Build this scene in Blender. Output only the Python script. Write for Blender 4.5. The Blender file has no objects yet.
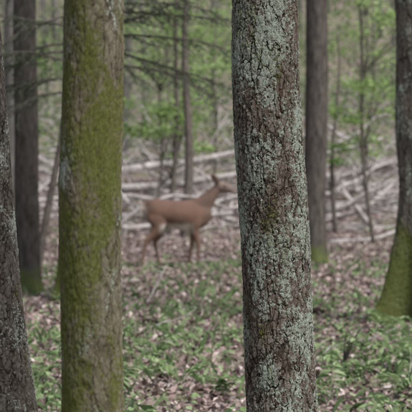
import bpy, math, numpy as np, bmesh
from mathutils import Vector
rng=np.random.default_rng(7)
sc=bpy.context.scene
COL=sc.collection

# ------------------------------------------------------------ terrain
def g(x,y):
    x=np.asarray(x,float); y=np.asarray(y,float)
    z=0.03*np.sin(x*1.1+0.3*y)+0.025*np.sin(y*0.9+1.0)*np.cos(x*0.7)+0.012*np.sin(x*3.1+y*2.3)
    t=np.clip(y-35,0,None); tt=np.minimum(t,110)
    z=z+0.045*tt+0.0012*tt**2+(t-tt)*0.30
    z=z+0.15*np.sin(x*0.35+y*0.2)*np.clip((y-35)/20,0,1)
    return z

# ------------------------------------------------------------ mesh helpers
def mesh_obj(name,V,F,mat=None,parent=None,smooth=True,loc=(0,0,0)):
    V=np.asarray(V,np.float32); F=np.asarray(F,np.int32)
    me=bpy.data.meshes.new(name)
    me.vertices.add(len(V)); me.vertices.foreach_set('co',V.ravel())
    k=F.shape[1]
    me.loops.add(F.size); me.loops.foreach_set('vertex_index',F.ravel())
    me.polygons.add(len(F))
    me.polygons.foreach_set('loop_start',np.arange(0,F.size,k,dtype=np.int32))
    me.polygons.foreach_set('loop_total',np.full(len(F),k,np.int32))
    me.polygons.foreach_set('use_smooth',np.full(len(F),smooth,bool))
    me.update(calc_edges=True); me.validate()
    if mat: me.materials.append(mat)
    ob=bpy.data.objects.new(name,me); COL.objects.link(ob); ob.location=loc
    if parent: ob.parent=parent
    return ob

class Buf:
    def __init__(s): s.V=[];s.F=[];s.n=0
    def add(s,V,F):
        s.V.append(np.asarray(V,float)); s.F.append(np.asarray(F)+s.n); s.n+=len(V)
    def get(s): return np.concatenate(s.V),np.concatenate(s.F)

def frames(P):
    T=np.gradient(P,axis=0); T/=np.linalg.norm(T,axis=1)[:,None]+1e-9
    ref=np.array([0,1,0.]) if abs(T[:,1]).max()<0.9 else np.array([0,0,1.])
    if abs(T@ref).max()>0.97: ref=np.array([1,0,0.])
    A=np.cross(T,ref); A/=np.linalg.norm(A,axis=1)[:,None]+1e-9
    B=np.cross(T,A)
    return T,A,B
def tube(P,R,n=8,R2=None):
    P=np.asarray(P,float); R=np.asarray(R,float); R2=R if R2 is None else np.asarray(R2,float)
    T,A,B=frames(P); a=np.linspace(0,2*np.pi,n,endpoint=False)
    V=P[:,None,:]+A[:,None,:]*(np.cos(a)[None,:,None]*R[:,None,None])+B[:,None,:]*(np.sin(a)[None,:,None]*R2[:,None,None])
    V=V.reshape(-1,3); m=len(P)
    i=np.arange(m-1)[:,None]*n; j=np.arange(n)[None,:]; j2=(j+1)%n
    F=np.stack([i+j,i+j2,i+n+j2,i+n+j],-1).reshape(-1,4)
    V=np.vstack([V,P[0]-T[0]*R[0]*0.2,P[-1]+T[-1]*R[-1]*0.3]); c0=m*n;c1=c0+1
    jj=np.arange(0,n,2)
    cap0=np.stack([np.full(len(jj),c0),(jj+2)%n,(jj+1)%n,jj],-1)
    cap1=np.stack([np.full(len(jj),c1),(m-1)*n+jj,(m-1)*n+(jj+1)%n,(m-1)*n+(jj+2)%n],-1)
    return V,np.vstack([F,cap0,cap1])

def leaves(C,size,yaw,pitch,roll,wid=0.55,fold=0.12):
    """leaf blades: 6 verts, two folded quads each"""
    C=np.asarray(C,float); N=len(C)
    size=np.broadcast_to(size,N); wid=np.broadcast_to(wid,N)
    b=np.array([[0,-.5,0],[.42,-.22,1],[.38,.18,1],[0,.55,0],[-.38,.18,1],[-.42,-.22,1]])
    L=np.repeat(b[None],N,0).copy()
    L[:,:,0]*=wid[:,None]*1.1; L[:,:,2]*=fold*rng.uniform(-.4,1.5,(N,1))
    L[:,3,2]-=rng.uniform(-.1,.25,N)
    L*=size[:,None,None]
    cy,sy=np.cos(yaw),np.sin(yaw);cp,sp=np.cos(pitch),np.sin(pitch);cr,sr=np.cos(roll),np.sin(roll)
    x,y,z=L[...,0],L[...,1],L[...,2]
    x,z=x*cr[:,None]+z*sr[:,None],-x*sr[:,None]+z*cr[:,None]
    y,z=y*cp[:,None]-z*sp[:,None],y*sp[:,None]+z*cp[:,None]
    x,y=x*cy[:,None]-y*sy[:,None],x*sy[:,None]+y*cy[:,None]
    V=np.stack([x,y,z],-1)+C[:,None,:]
    i=np.arange(N)[:,None]*6
    F=np.concatenate([i+np.array([[0,1,2,3]]),i+np.array([[0,3,4,5]])],0)
    return V.reshape(-1,3),F

# ------------------------------------------------------------ node helpers
def newmat(name):
    m=bpy.data.materials.new(name); m.use_nodes=True
    nt=m.node_tree; nt.nodes.clear()
    return m,nt
class NT:
    def __init__(s,nt): s.nt=nt
    def n(s,t,**k):
        nd=s.nt.nodes.new(t)
        for a,b in k.items(): setattr(nd,a,b)
        return nd
    def l(s,a,b): s.nt.links.new(a,b)
    def val(s,sock,v):
        if isinstance(v,bpy.types.NodeSocket): s.l(v,sock)
        else: sock.default_value=v
    def math(s,op,a,b=0.0,clamp=False):
        m=s.n('ShaderNodeMath',operation=op,use_clamp=clamp); s.val(m.inputs[0],a); s.val(m.inputs[1],b); return m.outputs[0]
    def mapr(s,v,a,b,c=0.0,d=1.0):
        m=s.n('ShaderNodeMapRange',interpolation_type='SMOOTHSTEP'); s.val(m.inputs[0],v)
        for i,q in enumerate((a,b,c,d)): m.inputs[i+1].default_value=q
        return m.outputs[0]
    def noise(s,vec,scale,detail=4,rough=.55,color=False,dist=0):
        m=s.n('ShaderNodeTexNoise'); s.l(vec,m.inputs['Vector'])
        m.inputs['Scale'].default_value=scale;m.inputs['Detail'].default_value=detail;m.inputs['Roughness'].default_value=rough
        m.inputs['Distortion'].default_value=dist
        return m.outputs['Color'] if color else m.outputs['Fac']
    def voro(s,vec,scale,feat='DISTANCE_TO_EDGE',out='Distance'):
        m=s.n('ShaderNodeTexVoronoi',feature=feat); s.l(vec,m.inputs['Vector']); m.inputs['Scale'].default_value=scale
        return m.outputs[out]
    def mix(s,f,a,b):
        m=s.n('ShaderNodeMix',data_type='RGBA'); s.val(m.inputs[0],f)
        for i,v in ((6,a),(7,b)):
            if isinstance(v,bpy.types.NodeSocket): s.l(v,m.inputs[i])
            else: m.inputs[i].default_value=(*v,1)
        return m.outputs[2]
    def ramp(s,f,stops):
        r=s.n('ShaderNodeValToRGB'); s.l(f,r.inputs[0]); e=r.color_ramp.elements
        while len(e)<len(stops): e.new(0.5)
        for k,(p,c) in enumerate(stops): e[k].position=p; e[k].color=(*c,1)
        return r.outputs[0]
    def mapping(s,vec,scale,loc=(0,0,0)):
        m=s.n('ShaderNodeMapping'); s.l(vec,m.inputs[0]); m.inputs['Scale'].default_value=scale; m.inputs['Location'].default_value=loc
        return m.outputs[0]

def bark(name,dark,mid,light,plate=38,depth=.006,lichen=.5,moss=.2,zs=.5,moss_h=None,seed=0.,lcol=((.17,.21,.165),(.44,.50,.42)),mcol=((.05,.065,.012),(.19,.20,.05)),moss_dir=(-.6,-.8),rad=.12,lfine=1.0,mscale=6.,method='DISPLACEMENT',furrow=.17,plates=.24,mdir=.10,warp=.05,bigw=.85):
    m,nt=newmat(name); N=NT(nt)
    oc=N.n('ShaderNodeTexCoord').outputs['Object']
    v0=N.mapping(oc,(1,1,1),(seed,seed*1.7,seed*.3))
    dn=N.noise(v0,18,4,.7,color=True)
    dv=N.n('ShaderNodeVectorMath',operation='SUBTRACT'); N.l(dn,dv.inputs[0]); dv.inputs[1].default_value=(.5,.5,.5)
    ds=N.n('ShaderNodeVectorMath',operation='SCALE'); N.l(dv.outputs[0],ds.inputs[0]); ds.inputs['Scale'].default_value=warp
    ad=N.n('ShaderNodeVectorMath',operation='ADD'); N.l(v0,ad.inputs[0]); N.l(ds.outputs[0],ad.inputs[1])
    vp=N.mapping(ad.outputs[0],(1,1,zs))
    vp2=N.mapping(ad.outputs[0],(1,1,zs*.5))
    e1=N.voro(vp,plate); e2=N.voro(vp2,plate*.5)
    h1=N.mapr(e1,0.0,furrow); h2=N.mapr(e2,.0,furrow*.8)
    cell=N.voro(vp,plate*1.0,'F1','Color'); sc_=N.n('ShaderNodeSeparateColor'); N.l(cell,sc_.inputs[0])
    fine=N.noise(vp,170,4,.75); med=N.noise(v0,60,4,.7)
    h=N.math('MULTIPLY',h1,plates); h=N.math('ADD',h,N.math('MULTIPLY',h2,.26))
    h=N.math('ADD',h,N.math('MULTIPLY',sc_.outputs[0],.20)); h=N.math('ADD',h,N.math('MULTIPLY',N.math('SUBTRACT',fine,.5),.6))
    h=N.math('ADD',h,N.math('MULTIPLY',N.math('SUBTRACT',med,.5),.6))
    col=N.ramp(h,[(0.10,dark),(.42,mid),(.80,light)])
    tint=N.noise(v0,6,2); col=N.mix(N.mapr(tint,.4,.7,0,.5),col,N.mix(.5,col,(mid[0]*1.25,mid[1]*1.05,mid[2]*.9)))
    big=N.noise(N.mapping(v0,(1,1,.55)),8,3,.6); sm=N.noise(v0,85*lfine,5,.74)
    lm=N.math('ADD',N.math('MULTIPLY',big,bigw),N.math('MULTIPLY',sm,1.0))
    th=1.22-.62*lichen+(bigw-.85)*.5
    lm=N.mapr(lm,th,th+.07)
    lm=N.math('MULTIPLY',lm,N.mapr(h,.16,.36))
    lc=N.ramp(N.noise(v0,170,3,.75),[(.3,lcol[0]),(.7,lcol[1])])
    col=N.mix(lm,col,lc)
    mb=N.noise(N.mapping(v0,(1,1,.4),(3,1,2)),mscale,4,.65)
    mm=N.math('ADD',mb,N.math('MULTIPLY',sm,.6))
    s=N.n('ShaderNodeSeparateXYZ'); N.l(oc,s.inputs[0])
    dd=N.math('ADD',N.math('MULTIPLY',s.outputs[0],moss_dir[0]/rad),N.math('MULTIPLY',s.outputs[1],moss_dir[1]/rad))
    mm=N.math('ADD',mm,N.math('MULTIPLY',dd,mdir))
    if moss_h: mm=N.math('ADD',mm,N.mapr(s.outputs[2],moss_h,0.0,0,.42))
    tm=1.12-.6*moss; mm=N.mapr(mm,tm,tm+.18)
    mc=N.ramp(fine,[(.3,mcol[0]),(.7,mcol[1])])
    col=N.mix(N.math('MULTIPLY',mm,.85),col,mc)
    b=N.n('ShaderNodeBsdfDiffuse'); N.l(col,b.inputs['Color']); b.inputs['Roughness'].default_value=.5
    o=N.n('ShaderNodeOutputMaterial'); N.l(b.outputs[0],o.inputs[0])
    hh=N.math('ADD',h,N.math('MULTIPLY',lm,.14)); hh=N.math('ADD',hh,N.math('MULTIPLY',mm,N.math('MULTIPLY',sm,.5)))
    d=N.n('ShaderNodeDisplacement'); N.l(hh,d.inputs['Height']); d.inputs['Scale'].default_value=depth*2; d.inputs['Midlevel'].default_value=.5
    N.l(d.outputs[0],o.inputs['Displacement'])
    m.displacement_method=method
    return m
def wood(name,dark,light,scale=20,moss=None):
    """cheap wood / distant bark; optional moss toward the ground"""
    m,nt=newmat(name); N=NT(nt)
    oc=N.n('ShaderNodeTexCoord').outputs['Object']
    f=N.noise(N.mapping(oc,(1,1,.3)),scale,3,.7)
    col=N.ramp(f,[(.3,dark),(.7,light)])
    if moss:
        s=N.n('ShaderNodeSeparateXYZ'); N.l(oc,s.inputs[0]); q=N.math('ADD',N.mapr(s.outputs[2],moss,0.,0.,.5),N.math('MULTIPLY',N.noise(oc,9,3),.7))
        col=N.mix(N.mapr(q,.5,.8,0,.8),col,(.10,.125,.04))
    b=N.n('ShaderNodeBsdfDiffuse'); N.l(col,b.inputs['Color'])
    o=N.n('ShaderNodeOutputMaterial'); N.l(b.outputs[0],o.inputs[0]); return m

def leafmat(name,stops,trans=.35):
    m,nt=newmat(name); N=NT(nt)
    ge=N.n('ShaderNodeNewGeometry')
    col=N.ramp(ge.outputs['Random Per Island'],stops)
    b=N.n('ShaderNodeBsdfDiffuse'); N.l(col,b.inputs['Color'])
    o=N.n('ShaderNodeOutputMaterial')
    if trans>0:
        t=N.n('ShaderNodeBsdfTranslucent'); N.l(col,t.inputs[0])
        mx=N.n('ShaderNodeMixShader'); mx.inputs[0].default_value=trans; N.l(b.outputs[0],mx.inputs[1]); N.l(t.outputs[0],mx.inputs[2])
        N.l(mx.outputs[0],o.inputs[0])
    else: N.l(b.outputs[0],o.inputs[0])
    return m

M_hero=bark('bark_lichen',(.014,.011,.009),(.088,.070,.058),(.235,.205,.18),plate=56,depth=.0052,lichen=.50,moss=.24,zs=.5,method='BOTH',lcol=((.15,.18,.145),(.40,.445,.385)),warp=.035,bigw=.95,seed=.6,lfine=.9)
M_left=bark('bark_mossy',(.04,.035,.026),(.11,.098,.070),(.185,.17,.13),plate=60,depth=.0024,lichen=.28,moss=.68,zs=.5,seed=4.,moss_dir=(-.7,-.3),rad=.085,mscale=10.,mcol=((.034,.042,.010),(.125,.14,.034)),lcol=((.18,.21,.18),(.38,.42,.40)),warp=.035,mdir=.06,bigw=1.2)
M_dark=bark('bark_dark',(.012,.010,.009),(.055,.048,.042),(.14,.13,.118),plate=48,depth=.006,lichen=.34,moss=.24,zs=.45,seed=9.,rad=.14,lcol=((.12,.14,.12),(.32,.36,.32)))
M_base=bark('bark_mossy_base',(.035,.03,.026),(.105,.092,.08),(.21,.19,.17),plate=34,depth=.007,lichen=.38,moss=.22,zs=.4,seed=13.,moss_h=1.35,mcol=((.030,.040,.010),(.135,.16,.04)),rad=.25,mscale=4.)
M_back=wood('bark_grey',(.04,.035,.031),(.125,.112,.102),22,.5)
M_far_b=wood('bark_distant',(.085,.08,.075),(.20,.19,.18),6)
M_twig=wood('bark_twig',(.06,.05,.045),(.18,.16,.14),30)
M_log=wood('dead_wood',(.17,.155,.15),(.50,.465,.45),7)

M_green=leafmat('leaf_green',[(0,(.06,.12,.03)),(.5,(.12,.22,.055)),(1,(.20,.32,.09))],.5)
M_bright=leafmat('leaf_bright',[(0,(.14,.22,.07)),(.5,(.27,.39,.14)),(1,(.44,.56,.28))],.5)
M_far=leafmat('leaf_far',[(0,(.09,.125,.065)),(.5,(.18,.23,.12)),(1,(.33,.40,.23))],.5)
M_hem=leafmat('hemlock_needle',[(0,(.05,.08,.05)),(.5,(.09,.13,.08)),(1,(.15,.20,.13))],.3)
M_seed=leafmat('seedling_leaf',[(0,(.09,.15,.065)),(.5,(.20,.29,.13)),(1,(.38,.47,.27))],.4)
M_litter=leafmat('dead_leaf',[(0,(.08,.055,.052)),(.3,(.19,.137,.127)),(.6,(.32,.25,.232)),(.85,(.44,.365,.345)),(1,(.58,.51,.495))],0)

# ------------------------------------------------------------ ground
m,nt=newmat('forest_floor'); N=NT(nt)
oc=N.n('ShaderNodeTexCoord').outputs['Object']
n1=N.noise(oc,22,4,.7); n2=N.noise(oc,.9,3,.6); vv=N.voro(oc,16,'F1','Color'); ss=N.n('ShaderNodeSeparateColor'); N.l(vv,ss.inputs[0])
mixf=N.math('ADD',N.math('MULTIPLY',n1,.5),N.math('MULTIPLY',ss.outputs[0],.5))
c=N.ramp(mixf,[(.15,(.065,.045,.042)),(.45,(.175,.132,.123)),(.7,(.30,.245,.23)),(.95,(.46,.40,.385))])
c=N.mix(N.mapr(n2,.44,.62,0,.6),c,N.mix(n1,(.06,.08,.03),(.18,.22,.10)))
b=N.n('ShaderNodeBsdfDiffuse'); N.l(c,b.inputs['Color'])
o=N.n('ShaderNodeOutputMaterial'); N.l(b.outputs[0],o.inputs[0]); M_ground=m
xs=np.unique(np.concatenate([np.linspace(-400,-12,30),np.linspace(-12,12,121),np.linspace(12,400,30)]))
ys=np.unique(np.concatenate([np.linspace(-100,0,12),np.linspace(0,60,241),np.linspace(60,160,101),np.linspace(160,700,28)]))
X,Y=np.meshgrid(xs,ys); V=np.stack([X,Y,g(X,Y)],-1).reshape(-1,3)
nx=len(xs); i=(np.arange(len(ys)-1)[:,None]*nx+np.arange(nx-1)[None]).ravel()
mesh_obj('ground',V,np.stack([i,i+1,i+nx+1,i+nx],-1),M_ground)

def field(n,y0,y1,m0=1.2,k=.125,power=1.0):
    """random ground points in the strip of forest between y0 and y1"""
    y=y0+(y1-y0)*rng.random(n*3)**power
    w=m0+k*y
    keep=rng.random(n*3)<w/(m0+k*y1); y=y[keep][:n]; w=w[keep][:n]
    x=rng.uniform(-1,1,len(y))*w
    return x,y

x,y=field(130000,8,46)
n=len(x); s=rng.uniform(.022,.068,n)
V,F=leaves(np.stack([x,y,g(x,y)+.008+rng.random(n)*.03],-1),s,rng.uniform(0,6.28,n),rng.normal(0,.5,n),rng.normal(0,.5,n),rng.uniform(.35,.9,n),.3)
mesh_obj('leaf_litter',V,F,M_litter,smooth=False)

def patch(x,y): return .5+.5*np.sin(x*1.7+y*.55+1.3)*np.cos(y*.8-x*.9)+.25*np.sin(x*4+y*2.7)
x,y=field(26000,8.5,42,power=1.25)
near=np.clip((18.5-y)/7,0,1)
keep=rng.random(len(x))<np.clip(patch(x,y)*(.06+.38*near)+.02+.10*near,0,1)
x,y=x[keep],y[keep]; PC=[];SZ=[]
for a,b_ in zip(x,y):
    h=rng.uniform(.03,.18); k=rng.integers(3,9); z=float(g(a,b_))
    ang=rng.uniform(0,6.28)+np.arange(k)*2.4; r=rng.uniform(.015,.07,k)
    PC.append(np.stack([a+np.cos(ang)*r,b_+np.sin(ang)*r,z+h*rng.uniform(.5,1.1,k)],-1)); SZ.append(rng.uniform(.02,.058)*rng.uniform(.7,1.2,k))
PC=np.concatenate(PC);SZ=np.concatenate(SZ);n=len(PC)
V,F=leaves(PC,SZ,rng.uniform(0,6.28,n),rng.normal(0,.35,n),rng.normal(0,.3,n),rng.uniform(.5,.8,n),.15)
mesh_obj('seedling_undergrowth',V,F,M_seed,smooth=False)
x,y=field(12000,8.5,24,power=1.3); k=rng.random(len(x))<np.clip(patch(x+2,y-1)*.7,0,1); x,y=x[k],y[k]; n=len(x)
V,F=leaves(np.stack([x,y,g(x,y)+.05],-1),rng.uniform(.08,.2,n),rng.uniform(0,6.28,n),rng.uniform(.5,1.4,n),rng.normal(0,.3,n),.06,.1)
mesh_obj('grass',V,F,M_seed,smooth=False)
# fern fronds: arching rachis with paired leaflets
C=[];S=[];Yw=[];B=Buf()
for (fx,fy) in [(.75,11.8),(.95,12.4),(1.15,11.9),(1.0,14.2),(1.35,13.2),(-.55,11.6),(-.15,12.2),(.1,11.7),(-.9,13.4),(-.75,15.5),(.15,14.6),(1.45,15.4),(-1.05,12.2),(.62,13.1),(-.35,13.6)]:
    for f in range(rng.integers(3,7)):
        a=rng.uniform(0,6.28); L=rng.uniform(.14,.30); t=np.linspace(0,1,14)
        P=np.stack([fx+np.cos(a)*L*t,fy+np.sin(a)*L*t,float(g(fx,fy))+.02+L*.75*np.sin(t*2.1)*.8],-1); B.add(*tube(P,np.linspace(.0025,.001,14),4))
        for k in range(2,14):
            wd=.055*math.sin(math.pi*min(1,(k)/14)**.7)*L/.2+.008
            for sg in (-1,1):
                C.append(P[k]+np.array([-math.sin(a),math.cos(a),0])*sg*wd*.5); S.append(wd); Yw.append(a if sg>0 else a+math.pi)
V,F=B.get(); fe=bpy.data.objects.new('fern',None); COL.objects.link(fe)
mesh_obj('fern_stalks',V,F,M_seed,fe); n=len(C)
V,F=leaves(np.array(C),np.array(S),np.array(Yw),rng.normal(-.15,.15,n),rng.normal(0,.15,n),.35,.1); mesh_obj('fern_leaflets',V,F,M_seed,fe,smooth=False)

# ------------------------------------------------------------ limbs + foliage
def wander(p0,d,L,n=10,jit=.12,droop=0.):
    P=[np.array(p0,float)]; d=np.array(d,float); d/=np.linalg.norm(d)
    for i in range(n-1):
        d=d+rng.normal(0,jit,3)+np.array([0,0,droop]); d/=np.linalg.norm(d); P.append(P[-1]+d*L/(n-1))
    return np.array(P)
def crown(name,top,parent,mat,r0=.1,loc=(0,0,0),nl=8,spread=2.2,nleaf=700,z0=4.5):
    """limbs and leafy crown well above the trunk"""
    B=Buf(); C=[]
    for i in range(nl):
        a=i*2.4+rng.uniform(-.3,.3); f=i/nl; zz=z0+(top[2]-z0)*f
        p=np.array([top[0]*zz/top[2],top[1]*zz/top[2],zz]); L=spread*(1.15-.6*f)
        P=wander(p,(math.cos(a),math.sin(a),.45),L,10,.12); B.add(*tube(P,np.linspace(r0*.45,.008,10),6))
        for k in range(4):
            q=P[3+k*2 if 3+k*2<10 else 9]; Q=wander(q,rng.normal(0,1,3)+[0,0,.4],L*.35,6,.2); B.add(*tube(Q,np.linspace(.012,.004,6),5))
            C.append(Q[rng.integers(2,6,nleaf//(nl*5))]+rng.normal(0,.22,(nleaf//(nl*5),3))*[1,1,.6])
        C.append(P[-1]+rng.normal(0,.3,(nleaf//(nl*5),3))*[1,1,.6])
    V,F=B.get(); mesh_obj('limbs',V,F,M_twig,parent)
    C=np.concatenate(C); n=len(C)
    V,F=leaves(C,rng.uniform(.07,.13,n),rng.uniform(0,6.28,n),rng.normal(0,.5,n),rng.normal(0,.5,n),.7,.15)
    mesh_obj('foliage',V,F,mat,parent,smooth=False)

def tree(name,x,y,ctrl,mat,nseg=64,dz=.02,fine=(0,3.2),H=11,flare=0.,flare_h=.8,lobes=5,seed=0,lump=.03,spread=2.2,nleaf=700,crown_mat=None,z0=5.2,xoff=0.0):
    """ctrl: list of (z, dx, dy, radius); trunk from below ground to H with limbs and crown"""
    ctrl=sorted(ctrl); cz=[c[0] for c in ctrl]
    z=np.concatenate([np.arange(-.25,fine[0],.05) if fine[0]>-.2 else [],np.arange(max(fine[0],-.25),fine[1],dz),np.arange(fine[1],H,.25),[H]])
    cx=np.interp(z,cz,[c[1] for c in ctrl]); cy=np.interp(z,cz,[c[2] for c in ctrl]); r=np.interp(z,cz,[c[3] for c in ctrl])
    cx=cx+.006*np.sin(z*2.1+seed)+.003*np.sin(z*5.3+seed*2); cy=cy+.006*np.sin(z*1.7+seed*3)
    a=np.linspace(0,2*np.pi,nseg,endpoint=False)
    Z,A=np.meshgrid(z,a,indexing='ij')
    R=r[:,None]*(1+lump*np.sin(2*A+Z*1.3+seed)+lump*.7*np.sin(3*A-Z*2.1+seed*2)+lump*.5*np.sin(Z*6+A+seed)+lump*.35*np.sin(5*A+Z*9+seed*5))
    if flare>0:
        f=np.exp(-np.clip(Z,-.1,None)/(flare_h*.38))
        R=R+flare*f*(.55+.45*np.cos(lobes*A+seed+.6*np.sin(A*2)))**1.2
    V=np.stack([cx[:,None]+R*np.cos(A),cy[:,None]+R*np.sin(A),Z],-1).reshape(-1,3)
    m=len(z); i=np.arange(m-1)[:,None]*nseg; j=np.arange(nseg)[None]; j2=(j+1)%nseg
    F=np.stack([i+j,i+j2,i+nseg+j2,i+nseg+j],-1).reshape(-1,4)
    e=bpy.data.objects.new(name,None); COL.objects.link(e); e.location=(x,y,float(g(x,y)))
    mesh_obj('trunk',V,F,mat,e)
    top=(cx[-1],cy[-1],H); crown(name,top,e,crown_mat or M_green,r0=r[-1],spread=spread,nleaf=nleaf,z0=z0)
    return e

tree('lichen_covered_tree',.302,7.3,[(-.3,.01,0,.142),(.0,0,0,.134),(.5,-.023,0,.124),(1.0,-.044,0,.124),(1.35,-.053,0,.127),(1.7,-.068,0,.124),(2.1,-.080,0,.122),(3,-.11,0,.117),(12,-.3,.2,.05)],M_hero,nseg=500,dz=.0022,fine=(.42,2.12),seed=1.,lump=.024,flare=.04)
tree('mossy_tree',-.308,5.35,[(-.3,0,0,.098),(.6,0,0,.084),(1.1,0,0,.083),(1.4,-.002,0,.088),(1.9,0,0,.080),(3,.0,0,.078),(11,.1,.1,.03)],M_left,nseg=300,dz=.004,fine=(.5,2.1),seed=2.4,lump=.034,flare=.04)
tree('dark_barked_tree',-.865,8.6,[(-.3,.03,0,.16),(0,0,0,.15),(.35,-.03,0,.142),(1.7,-.152,0,.136),(3,-.26,0,.13),(11,-.8,.2,.05)],M_dark,nseg=360,dz=.004,fine=(.2,2.2),seed=3.1,lump=.025,flare=.05)
tree('mossy_rooted_tree',1.80,16.3,[(-.3,0,0,.24),(0,0,0,.23),(.6,0,0,.21),(1.0,.02,0,.205),(1.4,.01,0,.205),(2.8,-.03,0,.22),(4,-.04,0,.22),(12,-.1,.2,.09)],M_base,nseg=260,dz=.008,fine=(-.2,3.2),seed=.9,lump=.045,flare=.31,flare_h=1.0,lobes=5)
tree('forest_tree',-1.80,19.8,[(-.3,0,0,.15),(0,0,0,.135),(1,-.02,0,.122),(3.2,-.02,0,.112),(12,0,0,.05)],M_back,nseg=60,dz=.04,seed=5.,flare=.07,flare_h=.4)
tree('forest_tree',1.33,24.2,[(-.3,0,0,.16),(0,0,0,.15),(1.2,.01,0,.135),(2.0,.04,0,.14),(3.5,.03,0,.135),(12,.1,0,.05)],M_back,nseg=60,dz=.04,seed=6.3,flare=.06,flare_h=.4)
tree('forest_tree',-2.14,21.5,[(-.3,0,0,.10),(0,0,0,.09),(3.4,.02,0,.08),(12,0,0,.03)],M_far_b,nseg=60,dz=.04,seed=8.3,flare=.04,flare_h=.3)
hem=tree('hemlock_tree',-1.26,18.9,[(-.3,0,0,.18),(0,0,0,.165),(1,.01,0,.14),(3.4,.02,0,.13),(12,0,0,.04)],M_base,nseg=120,dz=.015,seed=1.3,flare=.12,flare_h=.5,crown_mat=M_hem)

def sapling(name,x,y,dx,H,r,sprays=(),mat=M_green,leafsize=.07,jit=.03):
    e=bpy.data.objects.new(name,None); COL.objects.link(e); e.location=(x,y,float(g(x,y)))
    t=np.linspace(0,1,16); P=np.stack([dx*t+.05*np.sin(t*7+x),.05*np.sin(t*5+y),H*t-.1],-1)
    B=Buf(); B.add(*tube(P,np.linspace(r,r*.35,16),10)); C=[]
    for (sx,sz,rad,num) in sprays:
        k=max(1,min(14,int((sz/H)*15)))
        st=P[max(1,k-2)]; nb=max(3,int(rad*14))
        for b_ in range(nb):
            tgt=np.array([sx,0,sz])+rng.normal(0,1,3)*[rad*.8,rad*.5,rad*.42]
            Q=np.array([st+(tgt-st)*u+np.array([0,0,.10*math.sin(u*3.14)]) for u in np.linspace(0,1,7)]); B.add(*tube(Q,np.linspace(.009,.003,7),5))
            q=int(num/nb*rng.uniform(.4,1.6))+2; C.append(tgt+rng.normal(0,1,(q,3))*[rad*.26,rad*.24,rad*.09]+np.array([0,0,1])*rng.normal(0,.03,(q,1)))
    V,F=B.get(); mesh_obj('stem',V,F,M_twig,e)
    if C:
        C=np.concatenate(C); n=len(C)
        V,F=leaves(C,leafsize*rng.uniform(.6,1.3,n),rng.uniform(0,6.28,n),rng.normal(-.15,.35,n),rng.normal(0,.35,n),.62,.12)
        mesh_obj('foliage',V,F,mat,e,smooth=False)
    return e
sapling('sapling',-1.86,22,.50,4.2,.045)
sapling('sapling',-.62,32,.25,5.0,.05,[(-.25,1.95,.6,640),(.35,2.2,.45,300),(0,3.4,.7,340)],M_bright,.085)
sapling('sapling',-.33,31,.06,4.6,.085)
sapling('sapling',2.55,30,-.3,4.5,.035,[(.1,2.2,.6,380),(.6,3.5,.55,460),(-.3,1.6,.4,150)],M_bright,.085)
sapling('sapling',3.1,27,-.2,4.2,.03,[(0,1.9,.5,260),(-.2,3.3,.5,300)],M_bright,.08)
sapling('sapling',2.15,33,.05,3.5,.045,[(.1,1.3,.35,120)],M_green,.08)
sapling('sapling',-2.9,28,.3,4.0,.03,[(.2,1.6,.5,220),(0,2.9,.5,220)],M_green,.08)
sapling('sapling',-.9,36,.1,3.8,.03,[(0,2.0,.6,400),(.5,1.4,.4,200),(.3,3.2,.7,340)],M_bright,.09)
sapling('sapling',.15,44,.1,4.2,.03,[(0,2.6,.9,560),(-.5,1.6,.7,300)],M_bright,.10)
sapling('sapling',3.3,40,.1,4.5,.03,[(0,2.6,.8,360),(-.5,1.4,.6,220)],M_bright,.10)
sapling('sapling',-1.0,48,.1,5.5,.03,[(0,3.4,1.0,560),(.6,4.6,.8,400)],M_bright,.11)
sapling('sapling',1.0,50,.1,5.5,.03,[(.3,3.4,1.0,560),(.6,4.6,.8,400)],M_bright,.11)
sapling('sapling',4.0,50,.1,6.0,.03,[(-.3,3.4,1.0,400),(-.6,5.0,.9,400)],M_bright,.11)
sapling('sapling',1.9,14.5,.05,.55,.006,[(0,.35,.18,46),(.1,.5,.12,24)],M_green,.06)
sapling('sapling',.95,13.0,.03,.32,.005,[(0,.2,.15,36)],M_seed,.055)

def boughs(parent,specs):
    B=Buf();C=[];Yw=[];S=[]
    for (p,d,L,dr) in specs:
        P=wander(p,d,L,16,.07,dr); B.add(*tube(P,np.linspace(.013,.003,16),6))
        for k in range(3,16):
            for sgn in (-1,1):
                t=P[min(k,15)]-P[k-1]; t/=np.linalg.norm(t); side=np.cross(t,[0,0,1.])*sgn
                l2=L*.30*(1.1-k/16)*rng.uniform(.5,1.2)+.08
                Q=wander(P[k],t*.7+side*rng.uniform(.5,1)+[0,0,rng.uniform(-.45,.1)],l2,6,.1,-.05); B.add(*tube(Q,np.linspace(.004,.0015,6),4))
                m=int(l2*85)+3; u=rng.uniform(0,1,m); qi=u*4.99; i0=qi.astype(int); pts=Q[i0]+(Q[i0+1]-Q[i0])*(qi-i0)[:,None]
                C.append(pts+rng.normal(0,.010,(m,3))); ang=math.atan2((Q[-1]-Q[0])[1],(Q[-1]-Q[0])[0])
                Yw.append(ang-1.57+rng.choice([-1,1],m)*rng.uniform(.6,1.2,m))
    V,F=B.get(); mesh_obj('lower_boughs',V,F,M_twig,parent)
    C=np.concatenate(C);Yw=np.concatenate(Yw);n=len(C)
    V,F=leaves(C,rng.uniform(.018,.034,n),Yw,rng.normal(0,.5,n),rng.normal(0,.6,n),.34,.05)
    mesh_obj('needles',V,F,M_hem,parent,smooth=False)
sp=[]
for i in range(10):
    z=2.35+.11*i; sp.append(((0,0,z),(1,rng.uniform(-.6,.2),rng.uniform(-.02,.15)),rng.uniform(1.2,2.1),-.025))
for i in range(10):
    z=rng.uniform(2.0,3.3); sp.append(((0,0,z),(-1,rng.uniform(-.8,.3),rng.uniform(-.05,.1)),rng.uniform(.9,1.5),-.03))
boughs(hem,sp)

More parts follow.
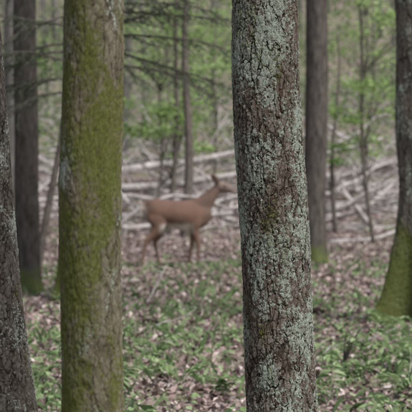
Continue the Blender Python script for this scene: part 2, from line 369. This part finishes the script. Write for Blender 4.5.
# ------------------------------------------------------------ fallen branches
B=Buf()
def fallen(x,y,yaw,L,r,tilt=0,lift=0,jit=.10,n=10,b=None):
    b=b or B
    P=wander((0,0,0),(math.cos(yaw),math.sin(yaw),tilt),L,n,jit); P=P+np.array([x,y,0]); P[:,2]+=g(x,y)+r*.7+lift
    gz=g(P[:,0],P[:,1])+r*.3; P[:,2]=np.maximum(P[:,2],gz)
    b.add(*tube(P,np.linspace(r,r*.35,n),8))
    for k in range(rng.integers(0,5)):
        q=P[rng.integers(2,n)]; Q=wander(q,(rng.normal(),rng.normal(),abs(rng.normal(0,.9))),L*rng.uniform(.15,.45),7,.25); b.add(*tube(Q,np.linspace(r*.4,r*.1,7),6))
for i in range(640):
    y=33+rng.random()**1.3*42; w=2.5+.13*y; x=rng.uniform(-w,w)
    L=rng.uniform(.6,3.6); r=rng.choice([rng.uniform(.012,.03),rng.uniform(.03,.065)],p=[.68,.32])
    fallen(x,y,rng.normal(0,.55)+(3.14 if rng.random()<.5 else 0),L,r,abs(rng.normal(0,.25)),rng.uniform(0,.35),.16)
fx,fy=field(190,12,34)
for x,y in zip(fx,fy):
    fallen(float(x),float(y),rng.uniform(0,6.28),rng.uniform(.15,.8),rng.uniform(.004,.012),abs(rng.normal(0,.08)),0,.15,7)
V,F=B.get(); mesh_obj('fallen_branches',V,F,M_log)
for (x,y,yaw,L,r,t,lf) in [(-2.3,35,.10,4.6,.075,.06,.1),(1.4,34,.15,4.2,.08,.02,.02),(-1.9,38,-.12,5.5,.09,.02,.4),(1.0,40,.1,6,.10,.05,.3),(-3.5,42,.2,6,.11,.1,.2),(1.9,30,.5,1.9,.05,.08,0)]:
    b=Buf(); fallen(x,y,yaw,L,r,t,lf,.07,12,b); V,F=b.get(); mesh_obj('fallen_log',V,F,M_log)
b=Buf(); P=np.array([[-1.5,29,.0],[-1.25,29,.35],[-.9,29,.62],[-.5,29,.75],[-.1,29.1,.72],[.35,29.2,.55]]); b.add(*tube(P,np.linspace(.04,.015,6),8))
b.add(*tube(np.array([[-1.25,29,.35],[-1.35,29,.8],[-1.2,29,1.2],[-1.0,29,1.45]]),[.022,.018,.012,.006],6)); V,F=b.get(); mesh_obj('dead_branch',V,F,M_log)
def rock(name,x,y,s,mat):
    bm=bmesh.new(); bmesh.ops.create_icosphere(bm,subdivisions=3,radius=s)
    for v in bm.verts:
        f=1+.25*math.sin(v.co.x/s*3.1+x*5)+.2*math.sin(v.co.y/s*3+y)+.12*math.sin(v.co.z/s*6+x); v.co*=f; v.co.z*=.7
    me=bpy.data.meshes.new(name); bm.to_mesh(me); bm.free(); me.materials.append(mat)
    o=bpy.data.objects.new(name,me); COL.objects.link(o); o.location=(x,y,float(g(x,y))+s*.6)
M_dk=wood('rotten_wood',(.012,.010,.009),(.05,.04,.035),30)
rock('rotten_stump',-.46,16.6,.065,M_dk); rock('rotten_stump',1.0,17.5,.06,M_dk)

# ------------------------------------------------------------ distant forest on hillside
B=Buf(); C=[]; S=[]
for i in range(120):
    y=48+rng.random()**.8*100; w=3+.14*y; x=rng.uniform(-w,w); r=rng.uniform(.05,.17); H=rng.uniform(9,14)
    t=np.linspace(0,1,12); z0=float(g(x,y)); lean=rng.normal(0,.5)
    P=np.stack([x+lean*t+.08*np.sin(t*6+i),y+0*t,z0-.3+H*t],-1); B.add(*tube(P,np.linspace(r,r*.4,12),10))
    for k in range(7):
        q=P[rng.integers(2,12)]; Q=wander(q,(rng.normal(),rng.normal(),.4),rng.uniform(.8,2.2),7,.12); B.add(*tube(Q,np.linspace(r*.25,.006,7),5))
        if rng.random()<.6:
            m=50; C.append(Q[rng.integers(3,7,m)]+rng.normal(0,1,(m,3))*[.45,.45,.14]); S.append(rng.uniform(.08,.15,m))
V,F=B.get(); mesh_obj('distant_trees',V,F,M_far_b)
for i in range(1500):
    y=43+rng.random()*75; w=2.5+.13*y; x=rng.uniform(-w,w); m=int(rng.uniform(15,75))
    c=np.array([x,y,float(g(x,y))+abs(rng.normal(0,1.7))+.35]); C.append(c+rng.normal(0,1,(m,3))*[.6,.5,.28]); S.append(rng.uniform(.06,.15,m))
C=np.concatenate(C);S=np.concatenate(S);n=len(C)
V,F=leaves(C,S,rng.uniform(0,6.28,n),rng.normal(0,.6,n),rng.normal(0,.6,n),.65,.15)
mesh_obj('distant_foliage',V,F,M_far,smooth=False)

# ------------------------------------------------------------ deer
B=Buf()
def dense(K,n):
    K=np.array(K,float); t=np.linspace(0,len(K)-1,n); i=np.clip(t.astype(int),0,len(K)-2); f=(t-i)[:,None]
    k0=K[np.clip(i-1,0,len(K)-1)];k1=K[i];k2=K[i+1];k3=K[np.clip(i+2,0,len(K)-1)]
    return .5*((2*k1)+(-k0+k2)*f+(2*k0-5*k1+4*k2-k3)*f**2+(-k0+3*k1-3*k2+k3)*f**3)
def body(K,n=28,ns=20):
    """K rows: x,y,z,half height,half width (lofted along the centreline)"""
    D=dense(K,n); P=D[:,:3]; T=np.gradient(P,axis=0); T/=np.linalg.norm(T,axis=1)[:,None]
    A=np.cross(T,np.array([0,1,0.])); A/=np.linalg.norm(A,axis=1)[:,None]; Sd=np.cross(A,T)
    a=np.linspace(0,2*np.pi,ns,endpoint=False)
    V=P[:,None]+A[:,None]*(np.cos(a)[None,:,None]*np.maximum(D[:,3],.004)[:,None,None])+Sd[:,None]*(np.sin(a)[None,:,None]*np.maximum(D[:,4],.004)[:,None,None])
    V=V.reshape(-1,3); i=np.arange(n-1)[:,None]*ns; j=np.arange(ns)[None]; j2=(j+1)%ns
    F=np.stack([i+j,i+j2,i+ns+j2,i+ns+j],-1).reshape(-1,4)
    V=np.vstack([V,P[0],P[-1]]); c0=n*ns; jj=np.arange(0,ns,2)
    B.add(V,np.vstack([F,np.stack([np.full(len(jj),c0),(jj+2)%ns,(jj+1)%ns,jj],-1),np.stack([np.full(len(jj),c0+1),(n-1)*ns+jj,(n-1)*ns+(jj+1)%ns,(n-1)*ns+(jj+2)%ns],-1)]))
body([(-.42,0,.70,.03,.03),(-.38,0,.69,.12,.09),(-.29,0,.685,.16,.13),(-.14,0,.665,.158,.135),(0,0,.645,.175,.15),(.13,0,.63,.19,.145),(.24,0,.64,.18,.12),(.33,0,.67,.145,.09),(.40,0,.70,.085,.06)],40,28)
HX=-.05; H0=-.02
body([(.20,0,.69,.14,.085),(.30,0,.75,.128,.075),(.375,0,.83,.095,.06),(.44,0,.905,.072,.05),(.50,0,.968,.058,.046)])
body([(.51+HX,0,1.00+H0,.03,.03),(.535+HX,0,1.005+H0,.058,.048),(.59+HX,0,1.005+H0,.067,.055),(.65+HX,0,.985+H0,.056,.047),(.71+HX,0,.96+H0,.040,.034),(.765+HX,0,.935+H0,.032,.028),(.795+HX,0,.92+H0,.022,.020)])
def leg(K): body(K,34,14)
for y,dx,k in ((-.075,0,0),(.075,0,1)):
    if k==0:
        leg([(-.26,y*.8,.70,.13,.06),(-.25,y,.58,.125,.062),(-.255,y*1.05,.48,.080,.046),(-.32,y,.385,.044,.032),(-.39,y,.315,.037,.025),(-.41,y,.24,.024,.02),(-.43,y,.12,.021,.018),(-.44,y,.065,.025,.021),(-.42,y,.035,.022,.02),(-.40,y,.0,.029,.025)])
        leg([(.24,y*.8,.64,.11,.055),(.215,y,.53,.078,.05),(.215,y,.43,.048,.036),(.255,y,.28,.031,.027),(.25,y,.25,.027,.025),(.25,y,.12,.020,.018),(.25,y,.065,.024,.02),(.265,y,.035,.021,.019),(.275,y,.0,.028,.024)])
    else:
        leg([(-.26,y*.8,.70,.13,.06),(-.22,y,.58,.12,.062),(-.185,y*1.05,.48,.078,.046),(-.225,y,.385,.044,.032),(-.275,y,.315,.037,.025),(-.27,y,.24,.024,.02),(-.24,y,.12,.021,.018),(-.23,y,.065,.025,.021),(-.21,y,.035,.022,.02),(-.19,y,.0,.029,.025)])
        leg([(.24,y*.8,.64,.11,.055),(.22,y,.53,.078,.05),(.20,y,.43,.048,.036),(.185,y,.28,.031,.027),(.18,y,.25,.027,.025),(.155,y,.12,.020,.018),(.15,y,.065,.024,.02),(.165,y,.035,.021,.019),(.175,y,.0,.028,.024)])
for s in (-1,1):
    body([(.555+HX,s*.035,1.035+H0,.014,.012),(.53+HX,s*.07,1.08+H0,.034,.011),(.50+HX,s*.105,1.12+H0,.040,.010),(.475+HX,s*.135,1.15+H0,.022,.008),(.465+HX,s*.145,1.165+H0,.005,.005)],14,12)
body([(-.37,0,.79,.03,.03),(-.42,0,.77,.026,.036),(-.455,0,.70,.020,.042),(-.465,0,.63,.014,.034),(-.467,0,.58,.006,.012)],16,14)
V,F=B.get()
tmp=mesh_obj('tmp_deer',V,F)
md=tmp.modifiers.new('r','REMESH'); md.mode='VOXEL'; md.voxel_size=.008
ms=tmp.modifiers.new('s','SMOOTH'); ms.iterations=5; ms.factor=.5
dg=bpy.context.evaluated_depsgraph_get(); me=bpy.data.meshes.new_from_object(tmp.evaluated_get(dg))
bpy.data.objects.remove(tmp); me.name='deer_body'
nv=len(me.vertices); co=np.empty(nv*3,np.float32); me.vertices.foreach_get('co',co); co=co.reshape(-1,3)
x,y,z=co.T
def sst(v,a,b):
    t=np.clip((v-a)/(b-a),0,1); return t*t*(3-2*t)
base=np.array([.165,.088,.058]); C=np.tile(base,(nv,1))
def blend(m,c):
    global C
    C=C*(1-m[:,None])+np.array(c)*m[:,None]
blend(sst(z,.66,.84)*.7*(x<.4),(.095,.052,.038))
blend(sst(z,.42,.25)*.5,(.17,.115,.088))
blend(sst(x,.2,.42)*.5,(.145,.105,.085))
blend((sst(z,.56,.49)*sst(z,.38,.41))*sst(x,-.26,-.16)*sst(x,.22,.10),(.70,.65,.60))
blend((sst(np.abs(y),.05,.02)*sst(z,.60,.5)*sst(z,.3,.4)),(.6,.54,.5))
blend(sst(x,-.36,-.42)*sst(z,.46,.54)*sst(z,.80,.74)*.8,(.55,.48,.43))
blend(sst(z,.03,.018),(.02,.018,.016))
blend(sst(x,.45,.55)*sst(z,.90,.93)*.6,(.19,.15,.13))
blend(sst(x,.775+HX,.787+HX),(.015,.013,.012))
blend(sst(x,.69+HX,.73+HX)*sst(z,.945+H0,.925+H0)*sst(x,.78+HX,.77+HX),(.6,.55,.5))
ca=me.color_attributes.new('coat','FLOAT_COLOR','POINT'); ca.data.foreach_set('color',np.hstack([C,np.ones((nv,1))]).astype(np.float32).ravel())
me.polygons.foreach_set('use_smooth',np.ones(len(me.polygons),bool))
m,nt=newmat('deer_coat'); N=NT(nt); at=N.n('ShaderNodeAttribute',attribute_name='coat'); oc=N.n('ShaderNodeTexCoord').outputs['Object']
nz=N.noise(N.mapping(oc,(1,1,2.5)),60,4,.7); nb=N.noise(oc,9,3,.6)
cc=N.mix(N.mapr(nz,.3,.7,0,.4),at.outputs['Color'],N.mix(.4,at.outputs['Color'],(.05,.03,.02)))
cc=N.mix(N.mapr(nb,.4,.65,0,.55),cc,N.mix(.7,cc,(.07,.042,.034)))
b=N.n('ShaderNodeBsdfPrincipled'); N.l(cc,b.inputs['Base Color']); b.inputs['Roughness'].default_value=.8; b.inputs['Sheen Weight'].default_value=.05
bp=N.n('ShaderNodeBump'); bp.inputs['Distance'].default_value=.006; N.l(nz,bp.inputs['Height']); N.l(bp.outputs[0],b.inputs['Normal'])
o=N.n('ShaderNodeOutputMaterial'); N.l(b.outputs[0],o.inputs[0]); me.materials.append(m)
deer=bpy.data.objects.new('white_tailed_deer',None); COL.objects.link(deer)
bo=bpy.data.objects.new('body',me); COL.objects.link(bo); bo.parent=deer
m2,nt2=newmat('deer_eye'); N=NT(nt2); b=N.n('ShaderNodeBsdfPrincipled'); b.inputs['Base Color'].default_value=(.012,.008,.006,1)
nn=N.noise(N.n('ShaderNodeTexCoord').outputs['Object'],30,2); N.l(N.mapr(nn,.3,.7,.08,.15),b.inputs['Roughness']); o=N.n('ShaderNodeOutputMaterial'); N.l(b.outputs[0],o.inputs[0])
for s in (-1,1):
    bm=bmesh.new(); bmesh.ops.create_uvsphere(bm,u_segments=16,v_segments=12,radius=.014); e=bpy.data.meshes.new('eye'); bm.to_mesh(e); bm.free(); e.materials.append(m2)
    eo=bpy.data.objects.new('eye',e); COL.objects.link(eo); eo.parent=deer; eo.location=(.63+HX,s*.045,1.01+H0)
DX,DY=-.350,24.2
deer.location=(DX,DY,float(g(DX,DY))+.01); deer.rotation_euler=(0,0,math.radians(4))

# ------------------------------------------------------------ light, sky, camera
w=bpy.data.worlds.new('World'); sc.world=w; w.use_nodes=True; nt=w.node_tree; bg=nt.nodes['Background']
sk=nt.nodes.new('ShaderNodeTexSky'); sk.sky_type='NISHITA'; sk.sun_disc=False
EL,AZ=math.radians(58),math.radians(135)
sk.sun_elevation=EL; sk.sun_rotation=AZ; sk.dust_density=3
hs=nt.nodes.new('ShaderNodeHueSaturation'); hs.inputs['Saturation'].default_value=.65
nt.links.new(sk.outputs[0],hs.inputs['Color']); nt.links.new(hs.outputs[0],bg.inputs[0]); bg.inputs[1].default_value=.15
sd=bpy.data.lights.new('sun','SUN'); sd.energy=4.7; sd.angle=math.radians(15); sd.color=(1,.96,.92)
so=bpy.data.objects.new('sun',sd); COL.objects.link(so)
d=Vector((math.sin(AZ)*math.cos(EL),math.cos(AZ)*math.cos(EL),math.sin(EL))); so.rotation_euler=d.to_track_quat('Z','Y').to_euler(); so.location=d*50
cd=bpy.data.cameras.new('camera'); co_=bpy.data.objects.new('camera',cd); COL.objects.link(co_); sc.camera=co_
co_.location=(0,0,1.5); cd.sensor_width=36; cd.lens=18/(206/1960); co_.rotation_euler=(math.radians(90)-math.atan(61/1960),0,0)
cd.clip_start=.1; cd.clip_end=2000; cd.dof.use_dof=True; cd.dof.focus_distance=7.18; cd.dof.aperture_fstop=8.5
sc.view_settings.view_transform='Standard'; sc.view_settings.look='None'; sc.view_settings.exposure=0
